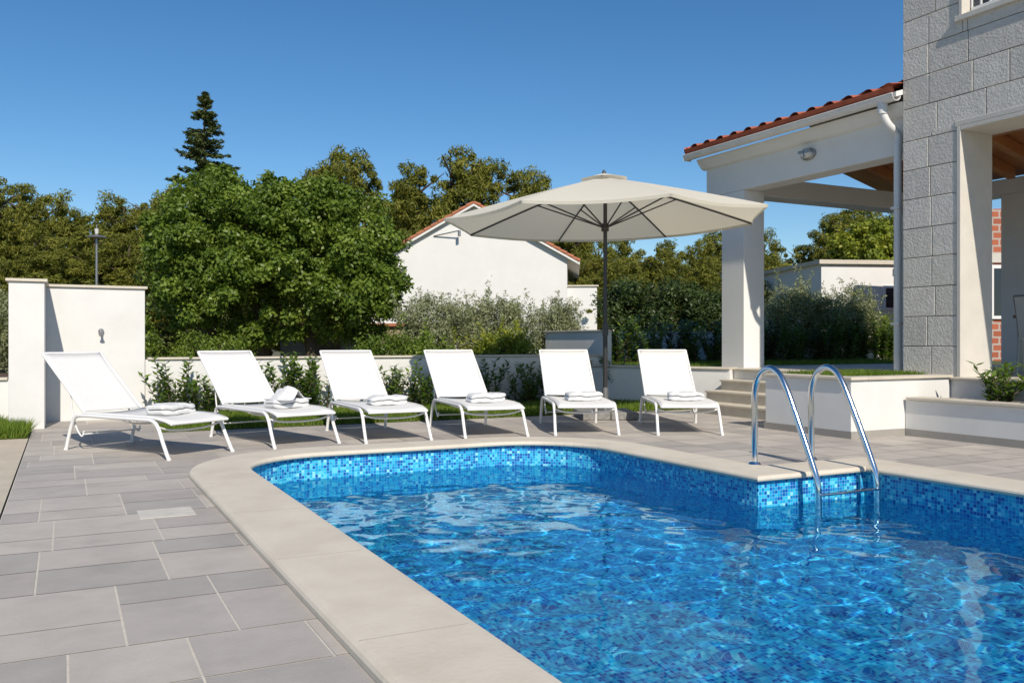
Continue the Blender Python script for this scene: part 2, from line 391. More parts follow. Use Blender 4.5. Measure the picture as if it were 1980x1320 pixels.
# ------------------------------------------------------------ walls
mb=MB(); mb.box(-0.2,0.94,12.40,12.62,-0.05,1.68); mb.box(-0.56,-0.2,11.42,12.62,-0.05,1.68)
sw=empty('shower_wall'); mb.build('wall',[M['plaster']],sw,ROT,bevel=0.006)
mb=MB(); mb.box(-0.2,0.97,12.37,12.65,1.682,1.715); mb.box(-0.59,-0.17,11.39,12.365,1.682,1.715); mb.box(-0.59,-0.203,12.365,12.65,1.682,1.7145)
mb.build('cap',[M['cap']],sw,ROT,bevel=0.004)
mb=MB(); mb.tube([(0.42,12.40,1.13),(0.42,12.37,1.13)],0.035,16); mb.tube([(0.42,12.37,1.13),(0.42,12.33,1.12),(0.42,12.31,1.09)],0.015,10); mb.tube([(0.42,12.31,1.095),(0.42,12.305,1.07)],[0.018,0.03],14)
mb.build('shower_tap',[M['greymetal']],sw,ROT)
gw=empty('garden_wall')
mb=MB(); mb.box(0.945,8.0,12.42,12.6,-0.05,0.76); mb.build('wall',[M['plaster']],gw,ROT,bevel=0.005)
mb=MB(); mb.box(0.975,8.03,12.39,12.63,0.762,0.79); mb.build('cap',[M['cap']],gw,ROT,bevel=0.004)
gw=empty('garden_wall')
mb=MB(); mb.box(-9,-0.565,12.02,12.2,-0.05,0.54); mb.build('wall',[M['plaster']],gw,ROT,bevel=0.005)
mb=MB(); mb.box(-9,-0.6,11.99,12.23,0.542,0.57); mb.build('cap',[M['cap']],gw,ROT,bevel=0.004)
mb=MB(); mb.box(-9,-0.57,12.24,16,-0.02,0.50); mb.build('soil_bed',[M['soil']],None,ROT)
# raised garden (lawn polygon + diagonal retaining wall)
D0=(7.80,12.30); D1=(8.82,10.04)
mb=MB(); mb.prism([D0,D1,(9.0,10.04),(30,10.04),(30,30),(7.80,30)],-0.1,0.57); mb.build('raised_garden_ground',[M['lawn']],None,ROT)
dv=Vector((D1[0]-D0[0],D1[1]-D0[1])).normalized(); nv=Vector((dv.y,-dv.x))
if nv.x>0: nv=-nv
def strip(p,q,t0,t1): return [(p[0]+nv.x*t0,p[1]+nv.y*t0),(q[0]+nv.x*t0,q[1]+nv.y*t0),(q[0]+nv.x*t1,q[1]+nv.y*t1),(p[0]+nv.x*t1,p[1]+nv.y*t1)]
rw=empty('retaining_wall')
mb=MB(); mb.prism(strip(D0,D1,0.002,0.2),-0.05,0.59); mb.build('wall',[M['plaster']],rw,ROT,bevel=0.005)
mb=MB(); mb.prism(strip(D0,D1,-0.06,0.23),0.592,0.62); mb.build('cap',[M['cap']],rw,ROT,bevel=0.004)
gw=empty('garden_wall')
mb=MB(); mb.box(8.15,24,14.4,14.6,0.5,1.17); mb.box(8.15,8.33,12.6,14.4,0.5,1.17); mb.build('wall',[M['plaster']],gw,ROT,bevel=0.005)
mb=MB(); mb.box(8.12,24,14.37,14.63,1.172,1.20); mb.box(8.12,8.36,12.57,14.365,1.172,1.20); mb.build('cap',[M['cap']],gw,ROT,bevel=0.004)
grass('garden_grass',rect(8.4,16,10.9,14.3,26000),0.57,0.07,rng,None).name='garden_grass'

# steps
st_=empty('garden_steps')
mb=MB(); mb2=MB()
for i in range(4):
    bb=7.95+0.27*i; zt=0.15*(i+1)
    mb.box(bb,9.0,7.72,9.98,zt-0.15+(-0.02 if i==0 else 0),zt-0.032)
    mb2.box(bb-0.025,bb+0.30 if i<3 else 9.0,7.72,9.99,zt-0.03,zt)
mb.build('risers',[M['cap']],st_,ROT); mb2.build('treads',[M['cap']],st_,ROT,bevel=0.006)
# planter A
pa=empty('raised_planter')
mb=MB(); mb.box(7.2,8.72,6.46,7.70,-0.02,0.60); mb.build('wall',[M['plaster']],pa,ROT,bevel=0.006)
mb=MB(); mb.box(7.17,7.42,6.43,7.73,0.602,0.632); mb.box(7.422,8.74,6.43,6.68,0.602,0.632); mb.build('cap',[M['cap']],pa,ROT,bevel=0.004)
mb=MB(); mb.box(7.43,8.69,6.69,7.70,0.60,0.615); mb.build('turf',[M['lawn']],pa,ROT)
grass('grass',rect(7.45,8.68,6.7,7.68,6000),0.61,0.05,rng,pa)
mb=MB(); mb.box(7.186,7.2,6.446,7.71,-0.01,0.075); mb.box(7.2,8.1,6.446,6.46,-0.01,0.075); mb.build('skirting',[M['skirt']],pa,ROT)
pb=empty('raised_planter')
mb=MB(); mb.box(8.0,8.2,1.5,6.455,-0.02,0.38); mb.build('wall',[M['plaster']],pb,ROT,bevel=0.006)
mb=MB(); mb.box(7.97,8.24,1.5,6.425,0.382,0.41); mb.build('cap',[M['cap']],pb,ROT,bevel=0.004)
mb=MB(); mb.box(8.2,8.72,1.5,6.45,-0.02,0.36); mb.build('soil',[M['soil']],pb,ROT)
mb=MB(); mb.box(7.986,8.0,1.5,6.44,-0.01,0.075); mb.build('skirting',[M['skirt']],pb,ROT)

# ------------------------------------------------------------ house
H=empty('stone_villa')
mb=MB(); mb.box(8.74,14.2,1.5,10.9,-0.02,0.58); mb.build('porch_base',[M['plaster']],H,ROT)
mb=MB(); mb.box(8.70,14.2,1.5,10.93,0.582,0.605); mb.build('porch_floor',[M['cap']],H,ROT,bevel=0.004)
mb=MB()
mb.box(9.06,9.46,10.14,10.64,0.6,3.27)
mb.box(9.06,9.40,7.22,11.0,3.272,3.80)
mb.box(9.402,13.0,10.2,10.6,3.22,3.50)
mb.box(13.0,13.4,10.14,10.64,0.6,3.60)
mb.box(13.0,13.35,1.5,10.13,3.28,3.52)
mb.box(13.0,13.4,6.5,6.95,0.6,3.278)
mb.box(13.0,13.35,8.28,8.74,0.6,3.278)
mb.build('porch_columns_beams',[M['plaster2']],H,ROT,bevel=0.008)
mb=MB(); mb.profile_y([(9.058,3.70),(9.0,3.72),(8.93,3.80),(8.90,3.86),(9.058,3.86)],7.22,11.05)
mb.build('cornice',[M['plaster2']],H,ROT)
gp=[(8.80+0.075*math.cos(t),3.93+0.075*math.sin(t)) for t in [math.pi+math.pi*i/10 for i in range(11)]]
gi=[(8.80+0.068*math.cos(t),3.93+0.068*math.sin(t)) for t in [math.pi+math.pi*i/10 for i in range(11)]][::-1]
mb=MB(); mb.profile_y(gp+gi,7.22,11.15,0,False); mb.box(8.722,8.878,11.15,11.156,3.85,3.94)
mb.tube([(8.724,7.22,3.935),(8.724,11.155,3.935)],0.010,8)
for a_ in np.arange(7.6,11.1,0.75): mb.box(8.722,8.90,a_,a_+0.02,3.925,3.937)
mb.build('gutter',[M['gutter']],H,ROT)
mb=MB(); mb.tube(catmull([(8.80,7.42,3.86),(8.80,7.42,3.76),(8.86,7.39,3.62),(8.99,7.36,3.50),(8.99,7.36,3.36),(8.99,7.36,3.2)],6)+[Vector((8.99,7.36,0.6))],0.046,14)
mb.tube([(8.80,7.42,3.88),(8.80,7.42,3.74)],0.06,14); mb.box(8.935,9.06,7.30,7.42,2.6,2.63); mb.box(8.935,9.06,7.30,7.42,1.2,1.23)
mb.build('downpipe',[M['gutter']],H,ROT)
def tile_roof(bs,zs,be,ze,a0,a1,per=0.30,rows=9,th=0.02):
    m_=MB(); na_=int((a1-a0)/per*12)
    vs=[];cols=na_+1; lines=[]
    for r in range(rows):
        for e in (0,1):
            t=(r+e)/rows; lift=0.035 if e==0 else 0.0
            lines.append((bs+(be-bs)*t-(0.03 if e==0 else 0),zs+(ze-zs)*t+lift))
    for (bb,zz) in lines:
        for i in range(cols):
            aa=a0+(a1-a0)*i/na_; ph=(aa/per)%1.0
            hgt=0.045*math.sqrt(max(0,1-((ph-0.25)/0.25)**2)) if ph<0.5 else 0.0
            vs.append((bb,aa,zz+hgt))
    fs=[]
    for j in range(len(lines)-1):
        for i in range(na_): fs.append((j*cols+i,j*cols+i+1,(j+1)*cols+i+1,(j+1)*cols+i))
    m_.add(vs,fs,0,False); return m_
rf=tile_roof(8.74,3.985,11.3,4.765,7.21,11.12)
rf.build('tile_roof',[M['terra']],H,ROT)
rf=MB(); rf.add([(8.75,7.21,3.955),(8.75,11.12,3.955),(8.71,11.12,4.02),(8.71,7.21,4.02)],[(0,1,2,3)]); rf.build('eaves_tile_edge',[M['terra']],H,ROT)
rf=MB(); rf.add([(8.78,7.21,3.90),(11.3,7.21,4.68),(11.3,11.08,4.68),(8.78,11.08,3.90),(8.78,7.21,3.96),(11.3,7.21,4.745),(11.3,11.08,4.745),(8.78,11.08,3.96)],[(0,1,2,3),(4,7,6,5),(0,3,7,4),(3,2,6,7),(2,1,5,6),(1,0,4,5)])
rf.add([(13.7,1.5,3.9),(11.302,1.5,4.68),(11.302,11.08,4.68),(13.7,11.08,3.9)],[(0,1,2,3)])
rf.build('roof_deck',[M['plaster2']],H,ROT)
mb=MB()
mb.tube([(8.76,11.12,4.0),(11.3,11.12,4.78)],0.06,10); mb.build('verge_tiles',[M['terra']],H,ROT)
mb=MB()
for a_ in np.arange(7.4,10.2,0.55):
    mb.rafter(9.41,3.46,11.26,3.93,a_); mb.rafter(12.99,3.50,11.28,3.93,a_)
mb.box(11.2,11.36,7.22,10.19,3.80,3.95)
for a_ in np.arange(1.8,7.2,0.55): mb.rafter(9.25,3.47,13.0,3.9,a_)
mb.build('rafters',[M['wood']],H,ROT)
mb=MB()
mb.add([(9.402,7.2,3.63),(11.3,7.2,4.11),(11.3,11.0,4.11),(9.402,11.0,3.63)],[(0,1,2,3)]); mb.add([(13.3,7.2,3.59),(11.302,7.2,4.11),(11.302,11.0,4.11),(13.3,11.0,3.59)],[(0,1,2,3)])
mb.add([(9.22,1.5,3.63),(13.4,1.5,4.12),(13.4,7.19,4.12),(9.22,7.19,3.63)],[(0,1,2,3)]); mb.build('ceiling_boards',[M['wood']],H,ROT)
# stone facade
OA=6.50
mb=MB(); mb.box(8.92,9.43,OA,7.2,0.6,3.46); mb.box(8.92,9.2,2.0,7.2,3.462,4.60); mb.box(8.92,9.2,6.47,7.2,4.602,6.8); mb.box(8.92,9.2,2.0,4.2,4.602,6.8); mb.box(8.92,9.2,4.2,6.47,6.1,6.8)
mb.box(9.2,14,6.95,7.2,4.76,6.8); mb.box(9.2,14,2.0,2.2,3.6,6.8); mb.box(8.92,14,2.0,7.2,6.802,6.95)
mb.box(8.92,9.43,2.0,2.5,0.6,3.46)
mb.build('wall_core',[M['joint']],H,ROT)
random.seed(3)
mb=MB()
def blocks(a0,a1,z0,z1,ch=0.345,zoff=0.6,hole=None):
    r=0; zc=zoff
    while zc<z1:
        zt=zc+ch
        if zt>z0+0.02:
            za,zb=max(zc,z0),min(zt,z1)
            a=a1; first=True
            while a>a0+0.001:
                w=random.uniform(0.33,0.40) if (first and r%2) else random.uniform(0.42,0.68)
                if first and not r%2: w=random.uniform(0.3,0.46)
                na_=max(a-w,a0)
                if na_-a0<0.16: na_=a0
                segs=[(na_,a,za,zb)]
                if hole:
                    h0,h1,hz0,hz1=hole; new=[]
                    for (p,q,u,v) in segs:
                        if q<=h0 or p>=h1 or v<=hz0 or u>=hz1: new.append((p,q,u,v)); continue
                        if p<h0: new.append((p,h0,u,v))
                        if q>h1: new.append((h1,q,u,v))
                        if u<hz0: new.append((max(p,h0),min(q,h1),u,hz0))
                        if v>hz1: new.append((max(p,h0),min(q,h1),hz1,v))
                    segs=new
                for (p,q,u,v) in segs:
                    if q-p>0.03 and v-u>0.03:
                        pr=random.uniform(0.0,0.003)
                        mb.box(8.895-pr,8.93,p+0.004,q-0.004,u+0.004,v-0.004,random.randrange(3))
                a=na_; first=False
        zc=zt; r+=1
blocks(OA+0.002,7.21,0.6,3.44)
blocks(2.0,7.21,3.40,6.9,zoff=3.40,hole=(4.2,6.43,4.62,6.1))
mb.build('stone_blocks',SM,H,ROT,bevel=0.005,seg=1)
mb=MB(); mb.box(8.885,9.44,OA-0.05,OA-0.002,0.6,3.40); mb.box(8.885,9.44,2.5,OA-0.052,3.352,3.398); mb.box(8.885,9.3,2.5,6.52,3.40,3.46)
mb.box(8.85,9.25,4.15,6.50,4.56,4.62); mb.box(8.87,9.2,6.42,6.46,4.622,6.1)
mb.build('opening_lining',[M['smooth']],H,ROT,bevel=0.005)
mb=MB()
mb.box(9.0,9.03,4.2,6.40,5.62,5.66); mb.box(9.0,9.03,4.2,6.40,4.68,4.71)
for a_ in np.arange(4.3,6.4,0.11): mb.box(9.005,9.025,a_,a_+0.018,4.71,5.62)
mb.build('balcony_railing',[M['frame']],H,ROT)
mb=MB(); mb.box(9.7,9.75,2.2,6.9,4.62,6.7); mb.build('balcony_back_wall',[M['plaster2']],H,ROT)
# wall lamp
wl=empty('bulkhead_wall_lamp')
def ellip(name,c,r,mat,parent,seg=20):
    m_=MB(); vs=[];fs=[]
    for i in range(seg//2+1):
        ph=math.pi*i/(seg//2)
        for j in range(seg):
            th=2*math.pi*j/seg; vs.append((c[0]+r[0]*math.cos(ph),c[1]+r[1]*math.sin(ph)*math.cos(th),c[2]+r[2]*math.sin(ph)*math.sin(th)))
    for i in range(seg//2):
        for j in range(seg): fs.append((i*seg+j,i*seg+(j+1)%seg,(i+1)*seg+(j+1)%seg,(i+1)*seg+j))
    m_.add(vs,fs,0,True); return m_.build(name,[mat],parent,ROT)
ellip('housing',(9.045,8.85,3.55),(0.045,0.135,0.085),M['greymetal'],wl)
ellip('glass',(9.02,8.85,3.55),(0.06,0.10,0.055),M['lampglass'],wl)
mb=MB(); mb.box(8.955,8.965,8.84,8.86,3.485,3.615); mb.box(8.955,8.965,8.745,8.955,3.56,3.60); mb.build('guard',[M['greymetal']],wl,ROT,bevel=0.003)

# ------------------------------------------------------------ ladder
ld=empty('pool_ladder')
mb=MB()
for b_ in (4.80,5.40):
    P=catmull([(b_,5.25,0.05),(b_,5.25,0.35),(b_,5.25,0.60),(b_,5.20,0.735),(b_,5.10,0.795),(b_,5.00,0.765),(b_,4.92,0.66),(b_,4.80,0.42),(b_,4.67,0.14),(b_,4.61,-0.02),(b_,4.60,-0.2),(b_,4.60,-0.6),(b_,4.60,-1.0)],8)
    mb.tube(P,0.0245,16); mb.tube([(b_,5.25,0.046),(b_,5.25,0.066)],[0.052,0.038],18)
mb.build('handrails',[M['chrome']],ld,ROT)
mb=MB()
for z_ in (-0.085,-0.36,-0.63): mb.box(4.80,5.40,4.565,4.635,z_-0.018,z_)
mb.build('treads',[M['chrome']],ld,ROT,bevel=0.008,seg=3)

# ------------------------------------------------------------ loungers
def lounger_meshes():
    fr=MB(); w=0.335
    for sx_ in (-w,w):
        P=catmull([(sx_*1.02,-0.02,0.0),(sx_*1.01,0.06,0.14),(sx_,0.125,0.26),(sx_,0.20,0.318),(sx_,0.36,0.325),(sx_,0.8,0.325),(sx_,1.18,0.325),(sx_,1.28,0.31),(sx_,1.34,0.24),(sx_*1.01,1.385,0.12),(sx_*1.02,1.42,0.0)],6)
        fr.tube(P,0.0165,10)
        xi=sx_*0.90
        fr.tube(catmull([(xi,0.0,0.300),(xi,0.10,0.325),(xi,0.3,0.342),(xi,0.8,0.342),(xi,1.22,0.345)],5),0.013,8)
        fr.tube([(xi,1.20,0.345),(xi,1.55,0.635),(xi,1.86,0.885)],0.014,8)
        fr.tube(catmull([(xi*0.98,1.42,0.52),(xi*0.98,1.40,0.36),(xi*0.98,1.33,0.20),(xi*0.98,1.25,0.13),(xi*0.98,1.22,0.18)],6),0.008,6)
    fr.tube([(-0.30,0.0,0.300),(0.30,0.0,0.300)],0.013,8)
    fr.tube([(-0.30,1.86,0.885),(0.30,1.86,0.885)],0.014,8)
    fr.tube([(-w,1.27,0.312),(w,1.27,0.312)],0.012,8)
    fr.tube([(-0.30,1.22,0.15),(0.30,1.22,0.15)],0.008,6)
    fr.tube(catmull([(-w,0.13,0.27),(-0.2,0.14,0.235),(0,0.14,0.225),(0.2,0.14,0.235),(w,0.13,0.27)],5),0.009,8)
    fr.tube(catmull([(-w,0.62,0.315),(-0.2,0.62,0.27),(0,0.62,0.26),(0.2,0.62,0.27),(w,0.62,0.315)],5),0.009,8)
    for sx_ in (-w*1.02,w*1.02):
        for y_ in (-0.02,1.42): fr.tube([(sx_,y_,0.0),(sx_,y_,0.02)],0.019,10)
    sl=MB()
    def sheet(path,hw,sag,ny=1,th=0.006):
        nx=12; vs=[]; 
        for side in (1,-1):
            for (y,z) in path:
                for i in range(nx+1):
                    t=i/nx*2-1; vs.append((t*hw,y,z-sag*(1-t*t)+side*th*0.5))
        rN=len(path); off=rN*(nx+1); fs=[]
        for j in range(rN-1):
            for i in range(nx):
                a=j*(nx+1)+i; fs.append((a,a+1,a+nx+2,a+nx+1)); fs.append((off+a,off+a+nx+1,off+a+nx+2,off+a+1))
        for i in range(nx):
            fs.append((i,off+i,off+i+1,i+1)); e=(rN-1)*(nx+1)+i; fs.append((e,e+1,off+e+1,off+e))
        for j in range(rN-1):
            a=j*(nx+1); fs.append((a,a+nx+1,off+a+nx+1,off+a)); a=a+nx; fs.append((a,off+a,off+a+nx+1,a+nx+1))
        sl.add(vs,fs,0,True)
    sheet([(0.0,0.315),(0.10,0.338),(0.3,0.354),(0.6,0.355),(0.9,0.355),(1.19,0.356)],0.302,0.022)
    bp=[(1.215+0.645*t,0.362+0.535*t-0.012*math.sin(math.pi*t)) for t in [i/8 for i in range(9)]]
    sheet(bp,0.302,0.006)
    def mk(mb_,n,m_):
        me=bpy.data.meshes.new(n); me.from_pydata(mb_.v,[],mb_.f); me.materials.append(m_)
        me.polygons.foreach_set('use_smooth',mb_.s); me.update(); return me
    return mk(fr,'lounger_frame',M['frame']),mk(sl,'lounger_sling',M['sling'])
FRM,SLG=lounger_meshes()
# folded towel: a terry strip folded over on itself, softly uneven
def towel_mesh(seed):
    th=0.046; path=[]
    W2=0.115
    path+= [(-W2+2*W2*i/8,0.023) for i in range(9)]
    path+= [(W2+0.030*math.sin(math.pi*i/6),0.023+0.052*(1-math.cos(math.pi*i/6))*0.5) for i in range(1,6)]
    path+= [(W2-2*W2*i/8,0.075) for i in range(9)]
    t=MB(); NX=16
    n_=len(path)
    ring=[]
    for side in (1,-1):
        rr=range(n_) if side==1 else range(n_-1,-1,-1)
        for i in rr:
            p0=path[max(i-1,0)]; p1=path[min(i+1,n_-1)]; dx,dz=p1[0]-p0[0],p1[1]-p0[1]; l=math.hypot(dx,dz); nx_,nz_=dz/l,-dx/l
            ring.append((path[i][0]+side*nx_*th*0.5,path[i][1]+side*nz_*th*0.5))
    m_=len(ring); vs=[]
    for j in range(NX+1):
        s=j/NX*2-1; hs_=(1-abs(s)**8*0.3)
        for (y,z) in ring:
            wob=0.006*math.sin(5*s+seed+8*y)+0.004*math.sin(11*s+2*seed+z*30)
            vs.append((s*0.2+0.008*math.sin(40*z+seed),y*hs_+wob*0.8,max(0.0,0.048+(z-0.048)*hs_+wob)))
    fs=[]
    for j in range(NX):
        for i in range(m_): fs.append((j*m_+i,j*m_+(i+1)%m_,(j+1)*m_+(i+1)%m_,(j+1)*m_+i))
    half=n_
    for j,fl_ in ((0,False),(NX,True)):
        for i in range(half-1):
            q=(j*m_+i,j*m_+i+1,j*m_+m_-2-i,j*m_+m_-1-i); fs.append(q if fl_ else q[::-1])
    t.add(vs,fs,0,True)
    me=bpy.data.meshes.new('towel'); me.from_pydata(t.v,[],t.f); me.materials.append(M['towel']); me.polygons.foreach_set('use_smooth',[True]*len(t.f)); me.update(); return me
def towel_soft(seed,name,loc,rz):
    o=place(towel_mesh(seed),name,None,rz,loc)
    s_=o.modifiers.new('sub','SUBSURF'); s_.levels=1; s_.render_levels=2
    return o
LG=[((-2.73,7.70),(-4.33,8.65)),((-1.965,8.42),(-3.20,9.80)),((-1.129,8.76),(-1.964,10.40)),((-0.161,9.14),(-0.795,10.90)),((0.801,9.39),(0.655,11.25)),((1.90,9.39),(1.919,11.25))]
for i,(f,h) in enumerate(LG):
    dx,dy=h[0]-f[0],h[1]-f[1]; rz=math.atan2(-dx,dy)
    e=empty('sun_lounger',(f[0],f[1],0.0),rz)
    place(FRM,'frame',e); place(SLG,'sling',e)
    s_=0.46; ll=math.hypot(dx,dy)
    off=0.04 if i else 0.07
    tx_=f[0]+dx/ll*s_+off*dy/ll; ty_=f[1]+dy/ll*s_-off*dx/ll
    towel_soft(i+1,'folded_towel',(tx_,ty_,0.338),rz+random.uniform(-0.12,0.12))
    if i==1:
        g_=28; vs=[];fs=[]
        for a_ in range(g_+1):
            for b_ in range(g_+1):
                x=(a_/g_-0.5); y=(b_/g_-0.5)
                r=math.hypot(x*2,y*2); ridge=max(0,1-abs(x*2.4+0.25*y)-abs(y)*0.7)
                hh=0.13*ridge**0.9+0.014*math.sin(7*math.atan2(y,x+0.1)+4*r)*min(1,r*2)*max(0,1.1-r)
                vs.append((x*0.40*(1-0.2*abs(y)),y*0.30+0.03*math.sin(6*x),hh+0.004))
        for a_ in range(g_):
            for b_ in range(g_): q=a_*(g_+1)+b_; fs.append((q,q+g_+1,q+g_+2,q+1))
        m2=MB(); m2.add(vs,fs,0,True); o=m2.build('draped_towel',[M['towel']],None,rz+0.2,(tx_,ty_,0.428))
        so_=o.modifiers.new('thick','SOLIDIFY'); so_.thickness=0.008

# ------------------------------------------------------------ parasol
um=empty('garden_parasol',(1.22,11.5,0))
um2=bpy.data.objects.new('canopy_head',None); COL.objects.link(um2); um2.parent=um; um2.location=(0,0,2.38); um2.rotation_euler=(0,math.radians(-1.2),0)
R_=2.13; zt=0.76; zr=0.20; ph0=math.radians(22.5-9)
def rim(k): t=ph0+k*math.pi/4; return (math.cos(t),math.sin(t))
mb=MB(); NR=14; NS=10
for k in range(8):
    c0,c1=rim(k),rim(k+1); vs=[];fs=[]
    for j in range(NR+1):
        r=0.04+(R_-0.04)*j/NR
        for i in range(NS+1):
            t=i/NS; s4=4*t*(1-t)
            x=(c0[0]*(1-t)+c1[0]*t)*r; y=(c0[1]*(1-t)+c1[1]*t)*r
            shrink=1-0.035*s4*(r/R_)**2; rr=r/R_
            zz=zt+(zr-zt)*(rr**1.12)-0.045*s4*rr*(1-0.3*rr)
            vs.append((x*shrink,y*shrink,zz))
    for j in range(NR):
        for i in range(NS): q=j*(NS+1)+i; fs.append((q,q+NS+1,q+NS+2,q+1))
    mb.add(vs,fs,0,True)
    vs=[];fs=[]
    for i in range(NS+1):
        t=i/NS; s4=4*t*(1-t); x=(c0[0]*(1-t)+c1[0]*t)*R_*(1-0.035*s4); y=(c0[1]*(1-t)+c1[1]*t)*R_*(1-0.035*s4); zz=zr-0.045*s4*0.7
        vs+= [(x,y,zz),(x*0.995,y*0.995,zz-0.035)]
    for i in range(NS): fs.append((2*i,2*i+1,2*i+3,2*i+2))
    mb.add(vs,fs,0,True)
    vs=[(0,0,zt+0.06)]
    for c in (c0,c1): vs.append((c[0]*0.32,c[1]*0.32,zt-0.02))
    mb.add(vs,[(0,1,2)],0)
mb.build('canopy',[M['canopy']],um2)
mb=MB()
for k in range(8):
    c=rim(k)
    P=[(c[0]*r,c[1]*r,zt+(zr-zt)*((r/R_)**1.12)-0.022) for r in (0.05,0.6,1.1,1.6,2.12)]
    mb.tube(P,0.012,6)
    q=1.0; mb.tube([(c[0]*0.05,c[1]*0.05,0.12),(c[0]*q,c[1]*q,zt+(zr-zt)*((q/R_)**1.12)-0.03)],0.010,6)
mb.tube([(0,0,0.06),(0,0,0.16)],0.05,14); mb.tube([(0,0,zt-0.1),(0,0,zt-0.02)],0.05,14)
mb.tube([(0,0,zt+0.05),(0,0,zt+0.10)],[0.03,0.015],10)
mb.build('ribs',[M['pole']],um2)
mb=MB(); mb.tube([(0,0,0.05),(0,0,3.12)],0.026,16); mb.tube([(0,0,0.05),(0,0,1.15)],0.031,16)
mb.box(-0.035,0.035,-0.05,0.045,1.08,1.24); mb.tube([(0.03,-0.05,1.17),(0.09,-0.06,1.14),(0.09,-0.09,1.14)],0.008,8)
mb.build('pole',[M['pole']],um)
mb=MB(); mb.tube([(0,0,0.05),(0,0,0.40)],0.037,16); mb.tube([(0,0,0.09),(0,0,0.11)],0.09,18); mb.build('stand_sleeve',[M['greymetal']],um)
mb=MB(); mb.box(-0.36,-0.005,-0.36,-0.005,0.003,0.10); mb.box(0.005,0.36,-0.36,-0.005,0.003,0.098); mb.box(-0.36,-0.005,0.005,0.36,0.003,0.098); mb.box(0.005,0.36,0.005,0.36,0.003,0.10)
mb.build('stone_base',[M['granite']],um,0.1,bevel=0.012)

# ------------------------------------------------------------ dining set on the porch
tb=empty('dining_table',W(11.6,6.3,0.605),ROT)
mb=MB(); mb.box(-0.5,0.5,-1.0,1.0,0.70,0.74); mb.build('top',[M['darkwood']],tb,bevel=0.006)
mb=MB()
for x in (-0.43,0.43):
    for y in (-0.92,0.92): mb.box(x-0.03,x+0.03,y-0.03,y+0.03,0,0.70)
mb.build('legs',[M['greymetal']],tb)
def chair(b,a,rz):
    e=empty('dining_chair',W(b,a,0.605),rz)
    c=MB()
    for x in (-0.24,0.24):
        c.tube(catmull([(x,-0.24,0),(x,-0.22,0.3),(x,-0.21,0.63),(x,0.0,0.66),(x,0.2,0.64)],5),0.014,8)
        c.tube(catmull([(x,0.26,0),(x,0.21,0.4),(x,0.24,0.65),(x,0.32,0.95)],5),0.014,8)
    c.tube([(-0.24,0.32,0.95),(0.24,0.32,0.95)],0.014,8); c.build('frame',[M['greymetal']],e)
    c=MB(); c.box(-0.23,0.23,-0.22,0.22,0.42,0.435)
    c.add([(-0.23,0.20,0.45),(0.23,0.20,0.45),(0.23,0.315,0.94),(-0.23,0.315,0.94),(-0.23,0.215,0.45),(0.23,0.215,0.45),(0.23,0.33,0.94),(-0.23,0.33,0.94)],[(0,1,2,3),(4,7,6,5),(0,4,5,1),(2,6,7,3),(1,5,6,2),(3,7,4,0)])
    c.build('seat_back',[M['lampglass']],e)
chair(10.75,6.62,math.radians(27+95)); chair(10.75,5.9,math.radians(27+88))

# ------------------------------------------------------------ background buildings
wh=empty('white_house',(-1.2,28,0),math.radians(-4))
hw=2.95; ez=3.62; az=5.28; dp=9
def gable(mb_,hw_,z0,ez_,az_,y0,y1,mat=0):
    pf=[(-hw_-1.6,z0),(hw_,z0),(hw_,ez_),(0,az_),(-hw_-1.6,az_-(az_-ez_)/hw_*(hw_+1.6))]
    mb_.profile_y(pf,y0,y1,mat)
mb=MB(); gable(mb,hw,-0.2,ez,az,0,dp); mb.build('walls',[M['plaster2']],wh)
mb=MB(); sl=(az-ez)/hw
def slab(x0,z0,x1,z1,y0,y1,th,mat=0):
    mb.add([(x0,y0,z0),(x1,y0,z1),(x1,y1,z1),(x0,y1,z0),(x0,y0,z0+th),(x1,y0,z1+th),(x1,y1,z1+th),(x0,y1,z0+th)],[(0,3,2,1),(4,5,6,7),(0,1,5,4),(1,2,6,5),(2,3,7,6),(3,0,4,7)],mat)
slab(-hw-2.0,az-sl*(hw+2.0)+0.01,0,az+0.01,-0.18,dp+0.2,0.09); slab(0.001,az+0.01,hw+0.4,ez-sl*0.4+0.01,-0.18,dp+0.2,0.09)
mb.build('eaves',[M['plaster2']],wh)
mb=MB()
nt_=22
for i in range(nt_):
    x0=-hw-2.0+(hw+2.0)*i/nt_; x1=-hw-2.0+(hw+2.0)*(i+1)/nt_
    mb.tube([(x0,-0.14,az+0.12+sl*x0+0.02),(x1,-0.14,az+0.12+sl*x1)],[0.07,0.055],8)
for i in range(16):
    x0=(hw+0.4)*(i)/16; x1=(hw+0.4)*(i+1)/16
    mb.tube([(x1,-0.14,az+0.12-sl*x1+0.02),(x0,-0.14,az+0.12-sl*x0)],[0.07,0.055],8)
slab(-hw-2.0,az-sl*(hw+2.0)+0.11,0,az+0.11,-0.12,dp+0.2,0.05); slab(0.001,az+0.11,hw+0.4,ez-sl*0.4+0.11,-0.12,dp+0.2,0.05)
mb.build('roof_tiles',[M['shingle']],wh)
mb=MB(); mb.box(hw+0.002,hw+0.95,0.3,4,-0.2,2.75); mb.build('annex',[M['plaster2']],wh)
mb=MB(); mb.box(hw+0.003,hw+1.0,0.25,4,2.752,2.80); mb.build('annex_cap',[M['cap']],wh)
mb=MB(); mb.tube([(-1.3,-0.02,4.36),(-0.45,-0.25,4.5)],0.02,6); mb.tube([(-0.45,-0.25,4.5),(-0.45,-0.25,4.32)],0.05,8); mb.build('wall_bracket',[M['greymetal']],wh)
fb=empty('flat_roof_house',(8.75,25,0),math.radians(6))
mb=MB(); mb.box(0.05,6,0,5,-0.2,3.2); mb.build('walls',[M['plaster2']],fb)
mb=MB(); mb.box(-0.05,6.1,-0.1,5.1,3.202,3.32); mb.build('parapet',[M['cap']],fb)
